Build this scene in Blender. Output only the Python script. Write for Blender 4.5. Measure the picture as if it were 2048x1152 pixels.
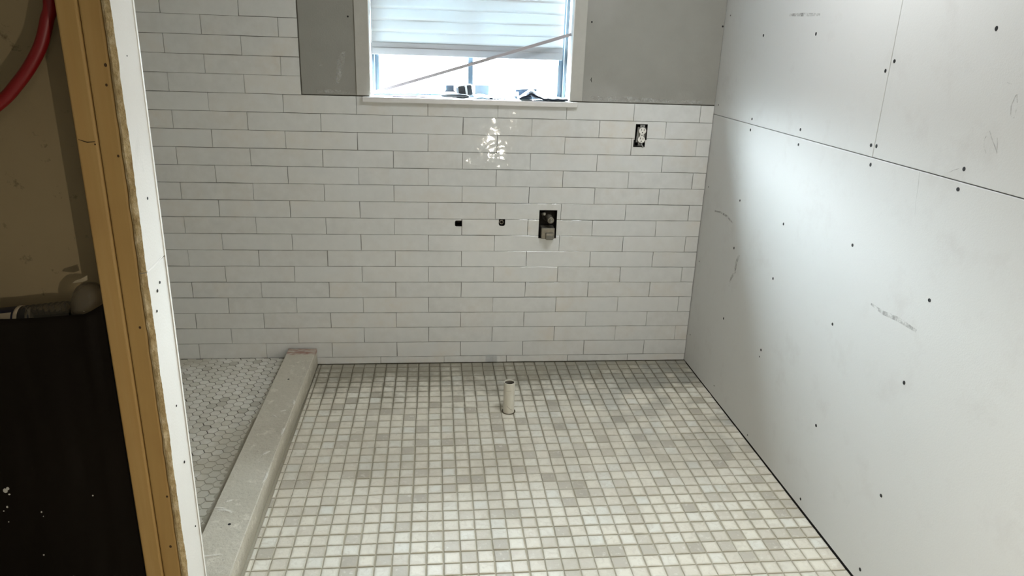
import bpy, bmesh, math, random
from mathutils import Vector, Matrix, noise
random.seed(7)
PI = math.pi
C = bpy.context.scene.collection
scn = bpy.context.scene
for o in list(bpy.data.objects): bpy.data.objects.remove(o)

# ------------------------------------------------------------------ camera
cam = bpy.data.cameras.new('camera'); cam.sensor_width = 36; cam.lens = 25.369
cam.clip_start = 0.02
co = bpy.data.objects.new('camera', cam); C.objects.link(co)
co.location = (1.0984, -3.2395, 1.4708)
co.rotation_euler = (1.24007, -0.03392, -0.10163)
scn.camera = co
# ------------------------------------------------------------------ light
vs = scn.view_settings
vs.view_transform = 'Standard'; vs.look = 'None'; vs.gamma = 1.0; vs.exposure = 0.73
vs.use_curve_mapping = False
world = bpy.data.worlds.new('overcast_sky'); scn.world = world; world.use_nodes = True
wn = world.node_tree; wn.nodes.clear()
tc = wn.nodes.new('ShaderNodeTexCoord'); sp = wn.nodes.new('ShaderNodeSeparateXYZ')
rp = wn.nodes.new('ShaderNodeValToRGB'); bg = wn.nodes.new('ShaderNodeBackground')
wo = wn.nodes.new('ShaderNodeOutputWorld')
mr = wn.nodes.new('ShaderNodeMapRange')
wn.links.new(tc.outputs['Generated'], sp.inputs[0]); wn.links.new(sp.outputs['Z'], mr.inputs['Value'])
mr.inputs['From Min'].default_value = -0.12; mr.inputs['From Max'].default_value = 0.22
wn.links.new(mr.outputs[0], rp.inputs[0]); wn.links.new(rp.outputs[0], bg.inputs[0])
rp.color_ramp.elements[0].color = (0.030, 0.032, 0.033, 1); rp.color_ramp.elements[1].color = (0.84, 0.92, 1.0, 1)
em = rp.color_ramp.elements.new(0.38); em.color = (0.07, 0.075, 0.08, 1)
bg.inputs[1].default_value = 165.0
wn.links.new(bg.outputs[0], wo.inputs[0])

def lamp(name, kind, loc, power, color, size=None, rot=None, size_y=None):
    l = bpy.data.lights.new(name, kind); l.energy = power; l.color = color
    if kind == 'AREA':
        l.size = size
        if size_y: l.shape = 'RECTANGLE'; l.size_y = size_y
    elif size is not None: l.shadow_soft_size = size
    o = bpy.data.objects.new(name, l); C.objects.link(o); o.location = loc
    if rot: o.rotation_euler = rot
    return o
portal = lamp('window_portal', 'AREA', (1.26, 0.21, 1.68), 1, (1, 1, 1), 0.87, (-PI/2, 0, 0), 1.0)
portal.data.cycles.is_portal = True
wl_ = lamp('work_lamp', 'SPOT', (1.62, -3.24, 0.65), 27.0, (1.0, 0.90, 0.74), 0.013)
wl_.data.spot_size = math.radians(135); wl_.data.spot_blend = 0.9
wl_.rotation_euler = (Vector((1.60, 0, .45)) - Vector((1.62, -3.24, 0.65))).to_track_quat('-Z', 'Y').to_euler()
lamp('ceiling_light', 'AREA', (1.95, -1.25, 2.38), 10.5, (0.93, 0.965, 1.0), 0.40, (0, 0, 0))
lamp('rear_fill_light', 'AREA', (1.4, -4.1, 2.38), 4.0, (1.0, 0.93, 0.82), 0.8, (0, 0, 0))  # dim warm fill added behind the camera, no visible fixture

# ------------------------------------------------------------------ material helpers
class NT:
    def __init__(s, name):
        s.m = bpy.data.materials.new(name); s.m.use_nodes = True
        s.t = s.m.node_tree; s.t.nodes.clear()
        s.out = s.n('ShaderNodeOutputMaterial')
        s.b = s.n('ShaderNodeBsdfPrincipled'); s.l(s.b.outputs[0], s.out.inputs[0])
        s.oc = s.n('ShaderNodeTexCoord').outputs['Object']
    def n(s, k, **kw):
        x = s.t.nodes.new(k)
        for a, v in kw.items(): setattr(x, a, v)
        return x
    def l(s, a, b): s.t.links.new(a, b)
    def noise(s, scale, detail=3, rough=.5, stretch=(1, 1, 1), vec=None, dist=0):
        mp = s.n('ShaderNodeMapping'); mp.inputs['Scale'].default_value = stretch
        s.l(vec if vec is not None else s.oc, mp.inputs[0])
        x = s.n('ShaderNodeTexNoise'); x.inputs['Scale'].default_value = scale
        x.inputs['Detail'].default_value = detail; x.inputs['Roughness'].default_value = rough
        x.inputs['Distortion'].default_value = dist
        s.l(mp.outputs[0], x.inputs[0]); return x.outputs[0]
    def ramp(s, fac, stops):
        r = s.n('ShaderNodeValToRGB'); e = r.color_ramp.elements
        while len(e) < len(stops): e.new(0.5)
        for i, (p, c) in enumerate(stops):
            e[i].position = p; e[i].color = (*c, 1) if len(c) == 3 else c
        s.l(fac, r.inputs[0]); return r.outputs[0]
    def sramp(s, fac, a, b, lo=0., hi=1.):
        r = s.n('ShaderNodeMapRange'); s.l(fac, r.inputs[0])
        for k, v in zip(('From Min', 'From Max', 'To Min', 'To Max'), (a, b, lo, hi)): r.inputs[k].default_value = v
        return r.outputs[0]
    def mix(s, fac, a, b, mode='MIX'):
        x = s.n('ShaderNodeMix', data_type='RGBA', blend_type=mode)
        for sock, v in ((x.inputs[0], fac), (x.inputs[6], a), (x.inputs[7], b)):
            if isinstance(v, (int, float)): sock.default_value = v
            elif isinstance(v, tuple): sock.default_value = (*v, 1)
            else: s.l(v, sock)
        return x.outputs[2]
    def math(s, op, a, b=0.):
        x = s.n('ShaderNodeMath', operation=op)
        for sock, v in ((x.inputs[0], a), (x.inputs[1], b)):
            if isinstance(v, (int, float)): sock.default_value = v
            else: s.l(v, sock)
        return x.outputs[0]
    def attr(s, name):
        x = s.n('ShaderNodeAttribute'); x.attribute_name = name; return x.outputs['Fac']
    def rnd(s, name, k):
        w = s.n('ShaderNodeTexWhiteNoise', noise_dimensions='1D')
        s.l(s.math('ADD', s.attr(name), k), w.inputs['W']); return w.outputs['Value']
    def bump(s, h, dist, strength=1., prev=None):
        x = s.n('ShaderNodeBump'); x.inputs['Distance'].default_value = dist; x.inputs['Strength'].default_value = strength
        s.l(h, x.inputs['Height'])
        if prev is not None: s.l(prev, x.inputs['Normal'])
        s.l(x.outputs[0], s.b.inputs['Normal']); return x.outputs[0]
    def set(s, **kw):
        for k, v in kw.items():
            i = s.b.inputs[k.replace('_', ' ')]
            if isinstance(v, tuple): i.default_value = (*v, 1)
            elif isinstance(v, (int, float)): i.default_value = v
            else: s.l(v, i)
        return s.m

def flat(name, col, rough=.6, metal=0., bumpy=0., var=.0, scale=40, **kw):
    t = NT(name)
    if var:
        c = t.mix(t.noise(scale, 4), tuple(v*(1-var) for v in col), tuple(min(1, v*(1+var)) for v in col))
        t.set(Base_Color=c)
    else: t.set(Base_Color=col)
    t.set(Roughness=rough, Metallic=metal, **kw)
    if bumpy: t.bump(t.noise(scale*3, 4), bumpy)
    return t.m

# glazed handmade wall tile
t = NT('glazed_wall_tile')
base = t.mix(t.rnd('tint', 1.3), (.60, .605, .585), (.65, .66, .645))
warm = t.math('MULTIPLY', t.rnd('tint', 5.1), t.sramp(t.noise(5, 4), .42, .68))
base = t.mix(t.math('MULTIPLY', warm, .6), base, (.69, .62, .52))
base = t.mix(t.sramp(t.noise(22, 5, .6), .35, .75), base, (.68, .685, .665), 'MIX')
t.set(Base_Color=base, Roughness=t.sramp(t.noise(30, 2), .3, .7, .035, .065), Specular_IOR_Level=.5)
b1 = t.bump(t.math('MULTIPLY', t.noise(10, 2, .5, (1, 1, 1.3)), t.sramp(t.noise(4, 2), .35, .65, .3, 1.4)), .0034, 1.)
t.bump(t.noise(60, 1), .00015, 1., b1)
M_TILE = t.m
M_THIN = flat('thinset_gap', (.17, .16, .135), .9, bumpy=.001, var=.3)
# cement board above the tile
t = NT('grey_cement_board')
c = t.mix(t.noise(9, 5), (.255, .25, .225), (.31, .305, .275)); c = t.mix(t.sramp(t.noise(3, 3), .55, .75), c, (.345, .34, .315))
t.set(Base_Color=c, Roughness=.85); t.bump(t.noise(200, 3), .0004); M_CEM = t.m
# grey drywall of the right wall
t = NT('drywall_grey')
c = t.mix(t.noise(1.4, 4), (.63, .63, .61), (.68, .68, .665)); c = t.mix(t.sramp(t.noise(7, 5, .65), .55, .8), c, (.60, .59, .57))
t.set(Base_Color=c, Roughness=.72, Specular_IOR_Level=.35); t.bump(t.noise(260, 3), .00025); M_DRY = t.m
# painted drywall on the stub
t = NT('drywall_white')
c = t.mix(t.noise(12, 4), (.72, .70, .65), (.76, .75, .71)); c = t.mix(t.sramp(t.noise(9, 4, .7, (1, 1, .5)), .62, .78), c, (.62, .61, .57))
t.set(Base_Color=c, Roughness=.7); t.bump(t.noise(220, 3), .0003); M_WHT = t.m
M_BEAD = flat('white_corner_bead', (.88, .87, .83), .4)
t = NT('torn_gypsum_edge')
c = t.ramp(t.noise(60, 6, .7, (1, 1, .5)), [(.32, (.36, .24, .10)), (.5, (.60, .45, .23)), (.66, (.85, .72, .48))])
t.set(Base_Color=c, Roughness=.85); t.bump(t.noise(110, 6, .7), .008); M_TORN = t.m
# studs
t = NT('pine_stud')
g = t.noise(14, 5, .6, (1, 1, .07), dist=.6)
c = t.ramp(g, [(.25, (.34, .20, .06)), (.55, (.42, .26, .085)), (.8, (.50, .32, .125))])
c = t.mix(t.math('MULTIPLY', t.sramp(t.noise(60, 3, .5, (1, 1, .05)), .45, .75), .35), c, (.40, .22, .06))
c = t.mix(t.math('MULTIPLY', t.sramp(t.noise(3.3, 3), .55, .7), .35), c, (.34, .19, .06))
t.set(Base_Color=c, Roughness=.6); t.bump(g, .0006); M_WOOD = t.m
M_KNOT = flat('wood_knot', (.055, .025, .006), .6, var=.4, scale=300)
t = NT('brown_backer_paper')
c = t.mix(t.noise(5, 6, .65), (.225, .17, .09), (.285, .22, .125)); c = t.mix(t.sramp(t.noise(26, 5, .7), .62, .74), c, (.11, .08, .04))
t.set(Base_Color=c, Roughness=.9); M_BACK = t.m
# mosaic
t = NT('marble_mosaic')
r1 = t.rnd('tint', 3.7)
c = t.ramp(r1, [(0., (.47, .44, .37)), (.09, (.60, .57, .49)), (.26, (.75, .71, .61)), (.6, (.83, .795, .685)), (.85, (.82, .80, .71)), (1., (.80, .80, .73))])
v = t.noise(26, 5, .65, (1.2, 1, 1), dist=1.2)
off = t.n('ShaderNodeVectorMath', operation='ADD'); t.l(t.oc, off.inputs[0])
cb = t.n('ShaderNodeCombineXYZ'); t.l(t.math('MULTIPLY', t.rnd('tint', 9.9), 7.), cb.inputs[2]); t.l(cb.outputs[0], off.inputs[1])
v = t.noise(28, 5, .65, (1, 1, 1), off.outputs[0], 1.5)
c = t.mix(t.math('MULTIPLY', t.sramp(v, .5, .66), .45), c, (.58, .53, .44))
c = t.mix(t.math('MULTIPLY', t.sramp(t.noise(55, 3, .6, (1, 1, 1), off.outputs[0]), .57, .7), .5), c, (.88, .86, .79))
ed = t.math('MULTIPLY', t.math('POWER', t.attr('edge'), 1.6), t.sramp(t.noise(11, 4), .3, .7, .35, .95))
c = t.mix(t.math('MULTIPLY', ed, .75), c, (.50, .465, .365))      # grout residue along each edge
film = t.noise(4.2, 5, .62)                      # grout haze left in patches
c = t.mix(t.sramp(film, .48, .70, 0, .50), c, (.52, .49, .405))
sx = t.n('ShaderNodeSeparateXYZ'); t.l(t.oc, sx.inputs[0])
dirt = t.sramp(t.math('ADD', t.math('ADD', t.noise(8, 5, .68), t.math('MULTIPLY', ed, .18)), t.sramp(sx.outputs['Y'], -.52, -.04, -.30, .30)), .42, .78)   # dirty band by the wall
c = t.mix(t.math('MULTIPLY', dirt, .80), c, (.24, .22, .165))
dr = t.math('MULTIPLY', t.sramp(t.noise(6, 4), .47, .60), t.math('MULTIPLY', t.sramp(sx.outputs['X'], 1.2, 2.25), t.sramp(sx.outputs['Y'], -1.1, -.3)))
c = t.mix(t.math('MULTIPLY', dr, .75), c, (.26, .26, .23))
t.set(Base_Color=c, Roughness=t.sramp(film, .4, .7, .42, .62), Specular_IOR_Level=.35)
t.bump(t.noise(120, 4, .6), .0006); M_MOS = t.m
t = NT('hazy_grout')
c = t.mix(t.noise(7, 5), (.36, .33, .25), (.52, .48, .37)); c = t.mix(t.sramp(t.noise(60, 4), .55, .7), c, (.46, .43, .35))
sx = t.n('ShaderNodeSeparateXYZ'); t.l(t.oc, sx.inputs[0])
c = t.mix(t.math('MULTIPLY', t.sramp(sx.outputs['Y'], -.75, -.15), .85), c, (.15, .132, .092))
t.set(Base_Color=c, Roughness=.9); t.bump(t.noise(160, 4), .0012); M_GROUT = t.m
t = NT('hex_marble')
c = t.ramp(t.rnd('tint', 2.2), [(0, (.52, .50, .43)), (.10, (.68, .66, .58)), (.6, (.75, .73, .66)), (1, (.80, .785, .72))])
c = t.mix(t.math('MULTIPLY', t.sramp(t.noise(30, 5, .6), .5, .7), .4), c, (.55, .52, .44))
def smear_mask(t):
    sx = t.n('ShaderNodeSeparateXYZ'); t.l(t.oc, sx.inputs[0])
    e = t.math('ADD', t.sramp(sx.outputs['X'], .12, .38), t.math('MULTIPLY', t.sramp(t.noise(9, 5, .65), .3, .7), .9))
    e = t.math('MULTIPLY', e, t.sramp(sx.outputs['Y'], -1.0, -.45, 1.1, .45))
    e = t.math('ADD', e, t.math('MULTIPLY', t.math('MULTIPLY', t.sramp(sx.outputs['Y'], -.22, -.02), t.sramp(sx.outputs['X'], .22, -.05)), 1.1))
    return t.math('MULTIPLY', t.sramp(e, .62, 1.05), .92)
c = t.mix(smear_mask(t), c, (.60, .57, .48))
t.set(Base_Color=c, Roughness=.55); t.bump(t.noise(120, 3), .0004); M_HEX = t.m
t = NT('dark_joint'); t.set(Base_Color=t.mix(smear_mask(t), t.mix(t.noise(12, 4), (.085, .078, .06), (.17, .155, .12)), (.62, .59, .51)), Roughness=.95); M_HGR = t.m
# curb mortar
t = NT('curb_mortar')
c = t.mix(t.noise(6, 6, .65), (.46, .43, .345), (.66, .62, .525)); c = t.mix(t.sramp(t.noise(22, 6, .7), .56, .70), c, (.72, .68, .58))
c = t.mix(t.math('MULTIPLY', t.sramp(t.noise(75, 4, .6), .62, .72), .6), c, (.28, .26, .21))
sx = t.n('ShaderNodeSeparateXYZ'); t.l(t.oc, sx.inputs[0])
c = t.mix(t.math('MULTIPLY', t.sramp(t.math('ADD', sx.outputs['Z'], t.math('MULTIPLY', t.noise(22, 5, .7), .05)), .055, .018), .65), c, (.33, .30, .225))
red = t.math('MULTIPLY', t.sramp(t.math('ADD', sx.outputs['Y'], t.math('MULTIPLY', t.noise(60, 2), .05)), -.062, -.035),
             t.sramp(t.noise(70, 5, .6, (.25, 1, 1)), .36, .58))
red = t.math('MULTIPLY', red, t.sramp(sx.outputs['Z'], .030, .044))
c = t.mix(t.math('MULTIPLY', red, .8), c, (.30, .115, .085))
t.set(Base_Color=c, Roughness=.88); b1 = t.bump(t.noise(9, 4), .006); t.bump(t.noise(80, 5, .65), .003, 1., b1); M_CURB = t.m
M_SMEAR = flat('thinset_smear', (.68, .655, .58), .9, bumpy=.003, var=.12, scale=50)
M_STONE = flat('white_sill_stone', (.66, .65, .63), .35, var=.04)
M_PVC = flat('band_plastic', (.60, .62, .62), .4)
M_FRAME = flat('blue_grey_frame', (.055, .085, .11), .45)
M_CASE = flat('painted_return', (.43, .42, .38), .7, bumpy=.0004, var=.07, scale=30)
M_BLACK = flat('black_steel', (.012, .012, .011), .6)
M_SCREW = flat('black_screw', (.006, .006, .006), .7)
M_HOLE = flat('hole_dark', (.015, .012, .009), .9)
M_BRASS = flat('rough_cast_brass', (.25, .23, .185), .45, .6, bumpy=.0006, var=.25, scale=60)
M_OUT = flat('outlet_plastic', (.80, .78, .72), .4)
M_YOKE = flat('galvanised_yoke', (.30, .30, .29), .45, .8, var=.2)
M_PIPE = flat('dirty_white_pvc', (.66, .635, .55), .5, bumpy=.0003, var=.10, scale=30)
M_PIPEIN = flat('pipe_inside', (.20, .18, .14), .8)
M_RED = flat('red_pex', (.20, .002, .003), .45)
M_DUST = flat('dust_speck', (.55, .53, .48), .9)
t = NT('black_plastic_film'); t.set(Base_Color=t.mix(t.noise(4, 3), (.0045, .003, .0018), (.009, .006, .0035)), Roughness=.65, Specular_IOR_Level=.12)
t.bump(t.noise(5, 3, .5, (1, 1, .35)), .012); M_BAG = t.m
t = NT('clear_bottle_plastic'); t.set(Base_Color=(.80, .74, .62), Roughness=.06, IOR=1.25, Transmission_Weight=.92, Alpha=.75)
t.bump(t.noise(70, 3), .0012); M_CLEAR = t.m
M_LABEL = flat('navy_label', (.006, .010, .035), .4)
M_LABW = flat('cream_label', (.50, .42, .30), .5)
M_ROD = flat('grey_stick', (.37, .345, .355), .6, var=.08)
M_STEEL = flat('blue_grey_steel', (.07, .10, .14), .45, .3)
M_DARKB = flat('dark_blue_cloth', (.006, .013, .028), .8, bumpy=.001)
M_BLUE = flat('pale_blue_film', (.13, .20, .26), .5)
M_CASEP = flat('tool_case_black', (.02, .024, .028), .45)
M_WLAB = flat('white_tool_label', (.78, .78, .76), .5)
M_GREYB = flat('grey_block', (.27, .30, .32), .6)
M_PAINT = flat('plain_wall_paint', (.62, .60, .55), .8)
M_PENCIL = flat('pencil_graphite', (.30, .29, .275), .8)
M_PUTTY = flat('pale_smear', (.42, .42, .395), .85)
t = NT('smudge_grey'); t.set(Base_Color=(.42, .41, .40), Roughness=.8, Alpha=t.sramp(t.noise(45, 5, .7), .40, .72, 0, .45)); M_SMUDGE = t.m
t = NT('pale_smudge'); t.set(Base_Color=(.55, .55, .52), Roughness=.85, Alpha=t.sramp(t.noise(22, 5, .7), .42, .62, 0, .6)); M_PSM = t.m
# blind slats, thin plastic lit from behind
t = NT('blind_slat')
tr = t.n('ShaderNodeBsdfTranslucent'); tr.inputs[0].default_value = (.80, .93, 1, 1)
df = t.n('ShaderNodeBsdfDiffuse'); df.inputs[0].default_value = (.72, .74, .74, 1)
mx = t.n('ShaderNodeMixShader'); t.l(t.sramp(t.noise(5, 3, .5, (1, 1, 3)), .35, .7, .050, .066), mx.inputs[0])
t.l(df.outputs[0], mx.inputs[1]); t.l(tr.outputs[0], mx.inputs[2]); t.l(mx.outputs[0], t.out.inputs[0]); M_SLAT = t.m
t = NT('blind_rail')
tr = t.n('ShaderNodeBsdfTranslucent'); tr.inputs[0].default_value = (.8, .9, 1, 1)
df = t.n('ShaderNodeBsdfDiffuse'); df.inputs[0].default_value = (.40, .41, .42, 1)
mx = t.n('ShaderNodeMixShader'); mx.inputs[0].default_value = .010
t.l(df.outputs[0], mx.inputs[1]); t.l(tr.outputs[0], mx.inputs[2]); t.l(mx.outputs[0], t.out.inputs[0]); M_RAIL = t.m
t = NT('window_glass')
gl = t.n('ShaderNodeBsdfGlossy'); gl.inputs['Roughness'].default_value = .02
tp = t.n('ShaderNodeBsdfTransparent'); tp.inputs[0].default_value = (.93, .96, .96, 1)
mx = t.n('ShaderNodeMixShader'); mx.inputs[0].default_value = .06
t.l(tp.outputs[0], mx.inputs[1]); t.l(gl.outputs[0], mx.inputs[2]); t.l(mx.outputs[0], t.out.inputs[0]); M_GLASS = t.m

# ------------------------------------------------------------------ mesh helpers
def obj(name, bm, mats, parent=None, smooth=False, kind=None):
    me = bpy.data.meshes.new(name); bm.normal_update(); bm.to_mesh(me); bm.free()
    for m in (mats if isinstance(mats, (list, tuple)) else [mats]): me.materials.append(m)
    if smooth:
        for p in me.polygons: p.use_smooth = True
    o = bpy.data.objects.new(name, me); C.objects.link(o)
    if parent: o.parent = parent; o.matrix_parent_inverse = Matrix.Translation(-parent.location)
    if kind: o['kind'] = kind
    return o
def thing(name, label, cat, loc, group=None):
    o = bpy.data.objects.new(name, None); C.objects.link(o); o.location = loc; o.empty_display_size = .05
    o['label'] = label; o['category'] = cat
    if group: o['group'] = group
    return o
def tag(o, label, cat, group=None):
    o['label'] = label; o['category'] = cat
    if group: o['group'] = group
    return o
def box(bm, x0, x1, y0, y1, z0, z1, bev=0., seg=2, mat=0):
    r = bmesh.ops.create_cube(bm, size=1)['verts']
    for v in r: v.co = Vector((x0+(v.co.x+.5)*(x1-x0), y0+(v.co.y+.5)*(y1-y0), z0+(v.co.z+.5)*(z1-z0)))
    fs = {f for v in r for f in v.link_faces}
    for f in fs: f.material_index = mat
    if bev:
        es = list({e for v in r for e in v.link_edges})
        q = bmesh.ops.bevel(bm, geom=es, offset=bev, segments=seg, affect='EDGES', profile=.5)
        for f in q['faces']: f.material_index = mat
        return list({v for f in q['faces'] for v in f.verts} | {v for v in r if v.is_valid})
    return r
def nb(): return bmesh.new()
def tube(bm, pts, rad, n=12, closed_ends=True, mat=0):
    pts = [Vector(p) for p in pts]; rings = []
    rad = rad if isinstance(rad, (list, tuple)) else [rad]*len(pts)
    up = None
    for i, p in enumerate(pts):
        d = (pts[min(i+1, len(pts)-1)] - pts[max(i-1, 0)]).normalized()
        if up is None: up = Vector((0, 0, 1)) if abs(d.z) < .9 else Vector((1, 0, 0))
        a = d.cross(up).normalized(); b = a.cross(d).normalized(); up = b
        rings.append([bm.verts.new(p + (a*math.cos(2*PI*k/n) + b*math.sin(2*PI*k/n))*rad[i]) for k in range(n)])
    for r0, r1 in zip(rings, rings[1:]):
        for k in range(n):
            f = bm.faces.new((r0[k], r0[(k+1) % n], r1[(k+1) % n], r1[k])); f.material_index = mat
    if closed_ends:
        bm.faces.new(rings[0][::-1]).material_index = mat; bm.faces.new(rings[-1]).material_index = mat
    bmesh.ops.recalc_face_normals(bm, faces=bm.faces)
def lathe(bm, prof, n=32, M=None, mat=0):
    M = M or Matrix.Identity(4); rings = []
    for r, z in prof:
        rings.append([bm.verts.new(M @ Vector((r*math.cos(2*PI*k/n), r*math.sin(2*PI*k/n), z))) for k in range(n)])
    for a, b in zip(rings, rings[1:]):
        for k in range(n):
            f = bm.faces.new((a[k], a[(k+1) % n], b[(k+1) % n], b[k])); f.material_index = mat
    return rings
def cyl(bm, p0, p1, r, n=24, bev=0.):
    p0 = Vector(p0); p1 = Vector(p1); d = (p1-p0); L = d.length
    M = Matrix.Translation(p0) @ d.to_track_quat('Z', 'Y').to_matrix().to_4x4()
    b = bev or r*.05
    rg = lathe(bm, [(r-b, 0), (r, b), (r, L-b), (r-b, L)], n, M)
    bm.faces.new(rg[0][::-1]); bm.faces.new(rg[-1])
    return rg
# a tile: outline in a 2-D plane, chamfered face, thickness t, lifted by h
def inset(P, d):
    n = len(P); out = []
    for i in range(n):
        a, b, c = P[i-1], P[i], P[(i+1) % n]
        e1 = (b-a); e2 = (c-b)
        if e1.length < 1e-7 or e2.length < 1e-7: out.append(b.copy()); continue
        n1 = Vector((-e1.y, e1.x)).normalized(); n2 = Vector((-e2.y, e2.x)).normalized()
        m = n1+n2; k = d*2/max(.5, m.dot(m)); out.append(b + m*k)
    return out
def tile(bm, P, to3, th, bev, lay, tint, dome=0.):
    P = [Vector(p) for p in P]; Q = inset(P, bev)
    a = [bm.verts.new(to3(p.x, p.y, 0)) for p in P]
    b = [bm.verts.new(to3(p.x, p.y, th-bev*.7)) for p in P]
    c = [bm.verts.new(to3(p.x, p.y, th)) for p in Q]
    n = len(P); fs = []
    for r0, r1 in ((a, b), (b, c)):
        for k in range(n): fs.append(bm.faces.new((r0[k], r0[(k+1) % n], r1[(k+1) % n], r1[k])))
    el = bm.verts.layers.float.get('edge')
    if el is not None:
        Q2 = inset(Q, dome); d = [bm.verts.new(to3(p.x, p.y, th)) for p in Q2]
        for k in range(n): fs.append(bm.faces.new((c[k], c[(k+1) % n], d[(k+1) % n], d[k])))
        for v in a+b+c: v[el] = 1.
        for v in d: v[el] = 0.
        fs.append(bm.faces.new(d))
    else: fs.append(bm.faces.new(c))
    for f in fs: f[lay] = tint; f.smooth = False
    return fs
def rect_pts(x0, x1, y0, y1, jit, nx=1, ny=1, wob=0.):
    j = lambda: random.uniform(-jit, jit)
    c = [(x0+j(), y0+j()), (x1+j(), y0+j()), (x1+j(), y1+j()), (x0+j(), y1+j())]
    out = []
    for i, n in zip(range(4), (nx, ny, nx, ny)):
        a, b = c[i], c[(i+1) % 4]
        for k in range(n):
            u = k/n; w = random.uniform(-wob, wob) if 0 < k else 0
            x = a[0]+(b[0]-a[0])*u; y = a[1]+(b[1]-a[1])*u
            if i % 2 == 0: y += w
            else: x += w
            out.append((x, y))
    return out
def clip(P, ax, lim):            # keep the part of a polygon below lim on one axis
    out = []
    for i in range(len(P)):
        a, b = P[i-1], P[i]
        if (a[ax] <= lim) != (b[ax] <= lim):
            u = (lim-a[ax])/(b[ax]-a[ax]); out.append((a[0]+(b[0]-a[0])*u, a[1]+(b[1]-a[1])*u))
        if b[ax] <= lim: out.append(b)
    return out
def boolean(o, cutter_bm):
    me = bpy.data.meshes.new('cut'); cutter_bm.normal_update(); cutter_bm.to_mesh(me); cutter_bm.free()
    c = bpy.data.objects.new('cut', me); C.objects.link(c)
    md = o.modifiers.new('b', 'BOOLEAN'); md.operation = 'DIFFERENCE'; md.object = c; md.solver = 'EXACT'
    dg = bpy.context.evaluated_depsgraph_get(); dg.update()
    new = bpy.data.meshes.new_from_object(o.evaluated_get(dg))
    o.modifiers.clear(); old = o.data; o.data = new
    bpy.data.objects.remove(c); bpy.data.meshes.remove(me); bpy.data.meshes.remove(old)

# ------------------------------------------------------------------ dimensions
XR, ZF, S, H = 2.3599, -.0364, .306, .07634
WX0, WX1, WZ0, WZ1 = .824, 1.695, 1.222, 2.12      # window opening
CEIL = 2.44

# ------------------------------------------------------------------ floor
bm = nb(); box(bm, -1.6, XR+.0005, -4.6, .25, -.22, ZF-.0035)
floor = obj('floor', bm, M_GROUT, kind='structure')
# mosaic
bm = nb(); lay = bm.faces.layers.float.new('tint'); bm.verts.layers.float.new('edge')
P0, CX, RY = .05157, 1.1766, -.8665
to3 = lambda x, y, h: (x, y, ZF-.0075+h)
rs = random.Random(3)
sheet = {}
for ci in range(-13, 24):
    for rj in range(-17, 44):
        k = (math.floor((ci+1)/6), math.floor((rj+2)/6))
        if k not in sheet: sheet[k] = (rs.uniform(-.0011, .0011), rs.uniform(-.0011, .0011), rs.uniform(-.0012, .0004), rs.uniform(.0013, .0026))
        sxx, syy, szz, g = sheet[k]
        x0 = CX + ci*P0 + sxx; y1 = RY - rj*P0 + syy
        x1 = x0+P0-g; x0 += g; y0 = y1-P0+g; y1 -= g
        x0 = max(x0, .5435); x1 = min(x1, XR-.0015); y1 = min(y1, -.002)
        if x1-x0 < .011 or y1-y0 < .011: continue
        dx, dy = rs.uniform(-.0007, .0007), rs.uniform(-.0007, .0007)
        random.seed(ci*131+rj*17+5)
        P = rect_pts(x0+dx, min(x1+dx, XR-.0012), y0+dy, y1+dy, .0005, 3, 3, .0005)
        dz = rs.uniform(-.0006, .0005)
        tile(bm, P, (lambda x, y, h, dz=dz: (x, y, ZF-.0075+h+dz)), .0075, .0016, lay, rs.uniform(0, 50), min(.0085, .22*min(x1-x0, y1-y0)))
obj('mosaic_tile_field', bm, M_MOS, floor)
# shower floor with hexagons, a little higher
bm = nb(); box(bm, -.78, .413, -1.72, -.0015, ZF-.003, -.0016)
obj('shower_bed', bm, M_HGR, floor)
bm = nb(); lay = bm.faces.layers.float.new('tint')
D = .0395; ang = math.radians(-2.5); ca, sa = math.cos(ang), math.sin(ang)
for i in range(-32, 9):
    for j in range(-30, 22):
        u = i*D*.866; v = (j + (.5 if i % 2 else 0))*D
        hx = .2078 + u*ca - v*sa; hy = -.6914 + u*sa + v*ca
        if hx > .425 or hx < -.74 or hy > .012 or hy < -1.70: continue
        R = (D-.0030)/2/.866
        dx, dy = rs.uniform(-.0006, .0006), rs.uniform(-.0006, .0006)
        P = []
        for k in range(6):
            a = k*PI/3 + ang
            P.append((hx+dx+R*math.cos(a)*(1+rs.uniform(-.02, .02)), hy+dy+R*math.sin(a)))
        P = clip(clip(P, 0, .410), 1, -.0025)
        if len(P) < 3 or max(p[1] for p in P)-min(p[1] for p in P) < .006 or max(p[0] for p in P)-min(p[0] for p in P) < .006: continue
        dz = rs.uniform(-.0004, .0004)
        tile(bm, P, (lambda x, y, h, dz=dz: (x, y, -.005+h+dz)), .0065, .0009, lay, rs.uniform(0, 50))
obj('hexagon_tile_field', bm, M_HEX, floor)

# ------------------------------------------------------------------ shower curb
bm = nb()
NY = 90; prof = [(.411, ZF), (.411, .0515), (.4125, .0525)] + [(.4125+(.541-.4125-.004)*k/8, .0525) for k in range(1, 9)] + [(.5400, .0505), (.5405, .03), (.5395, .005), (.5390, -.02), (.5375, ZF)]
rings = []
for a in range(NY+1):
    y = -.0115 - a/NY*1.712; r = []
    for k, (x, z) in enumerate(prof):
        n1 = noise.noise(Vector((x*14, y*9, z*14))); n2 = noise.noise(Vector((x*45, y*45, z*45+3)))
        dx = (n1*.0032+n2*.0013) if k > 10 else 0
        dz = (n1*.0012+n2*.0006) if k > 2 and z > 0 else 0
        bow = .004*math.sin((y+.3)*2.2)
        r.append(bm.verts.new((x+dx+(bow if k > 3 else 0), y, z+dz)))
    rings.append(r)
for r0, r1 in zip(rings, rings[1:]):
    for k in range(len(prof)-1): bm.faces.new((r0[k], r0[k+1], r1[k+1], r1[k]))
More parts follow.
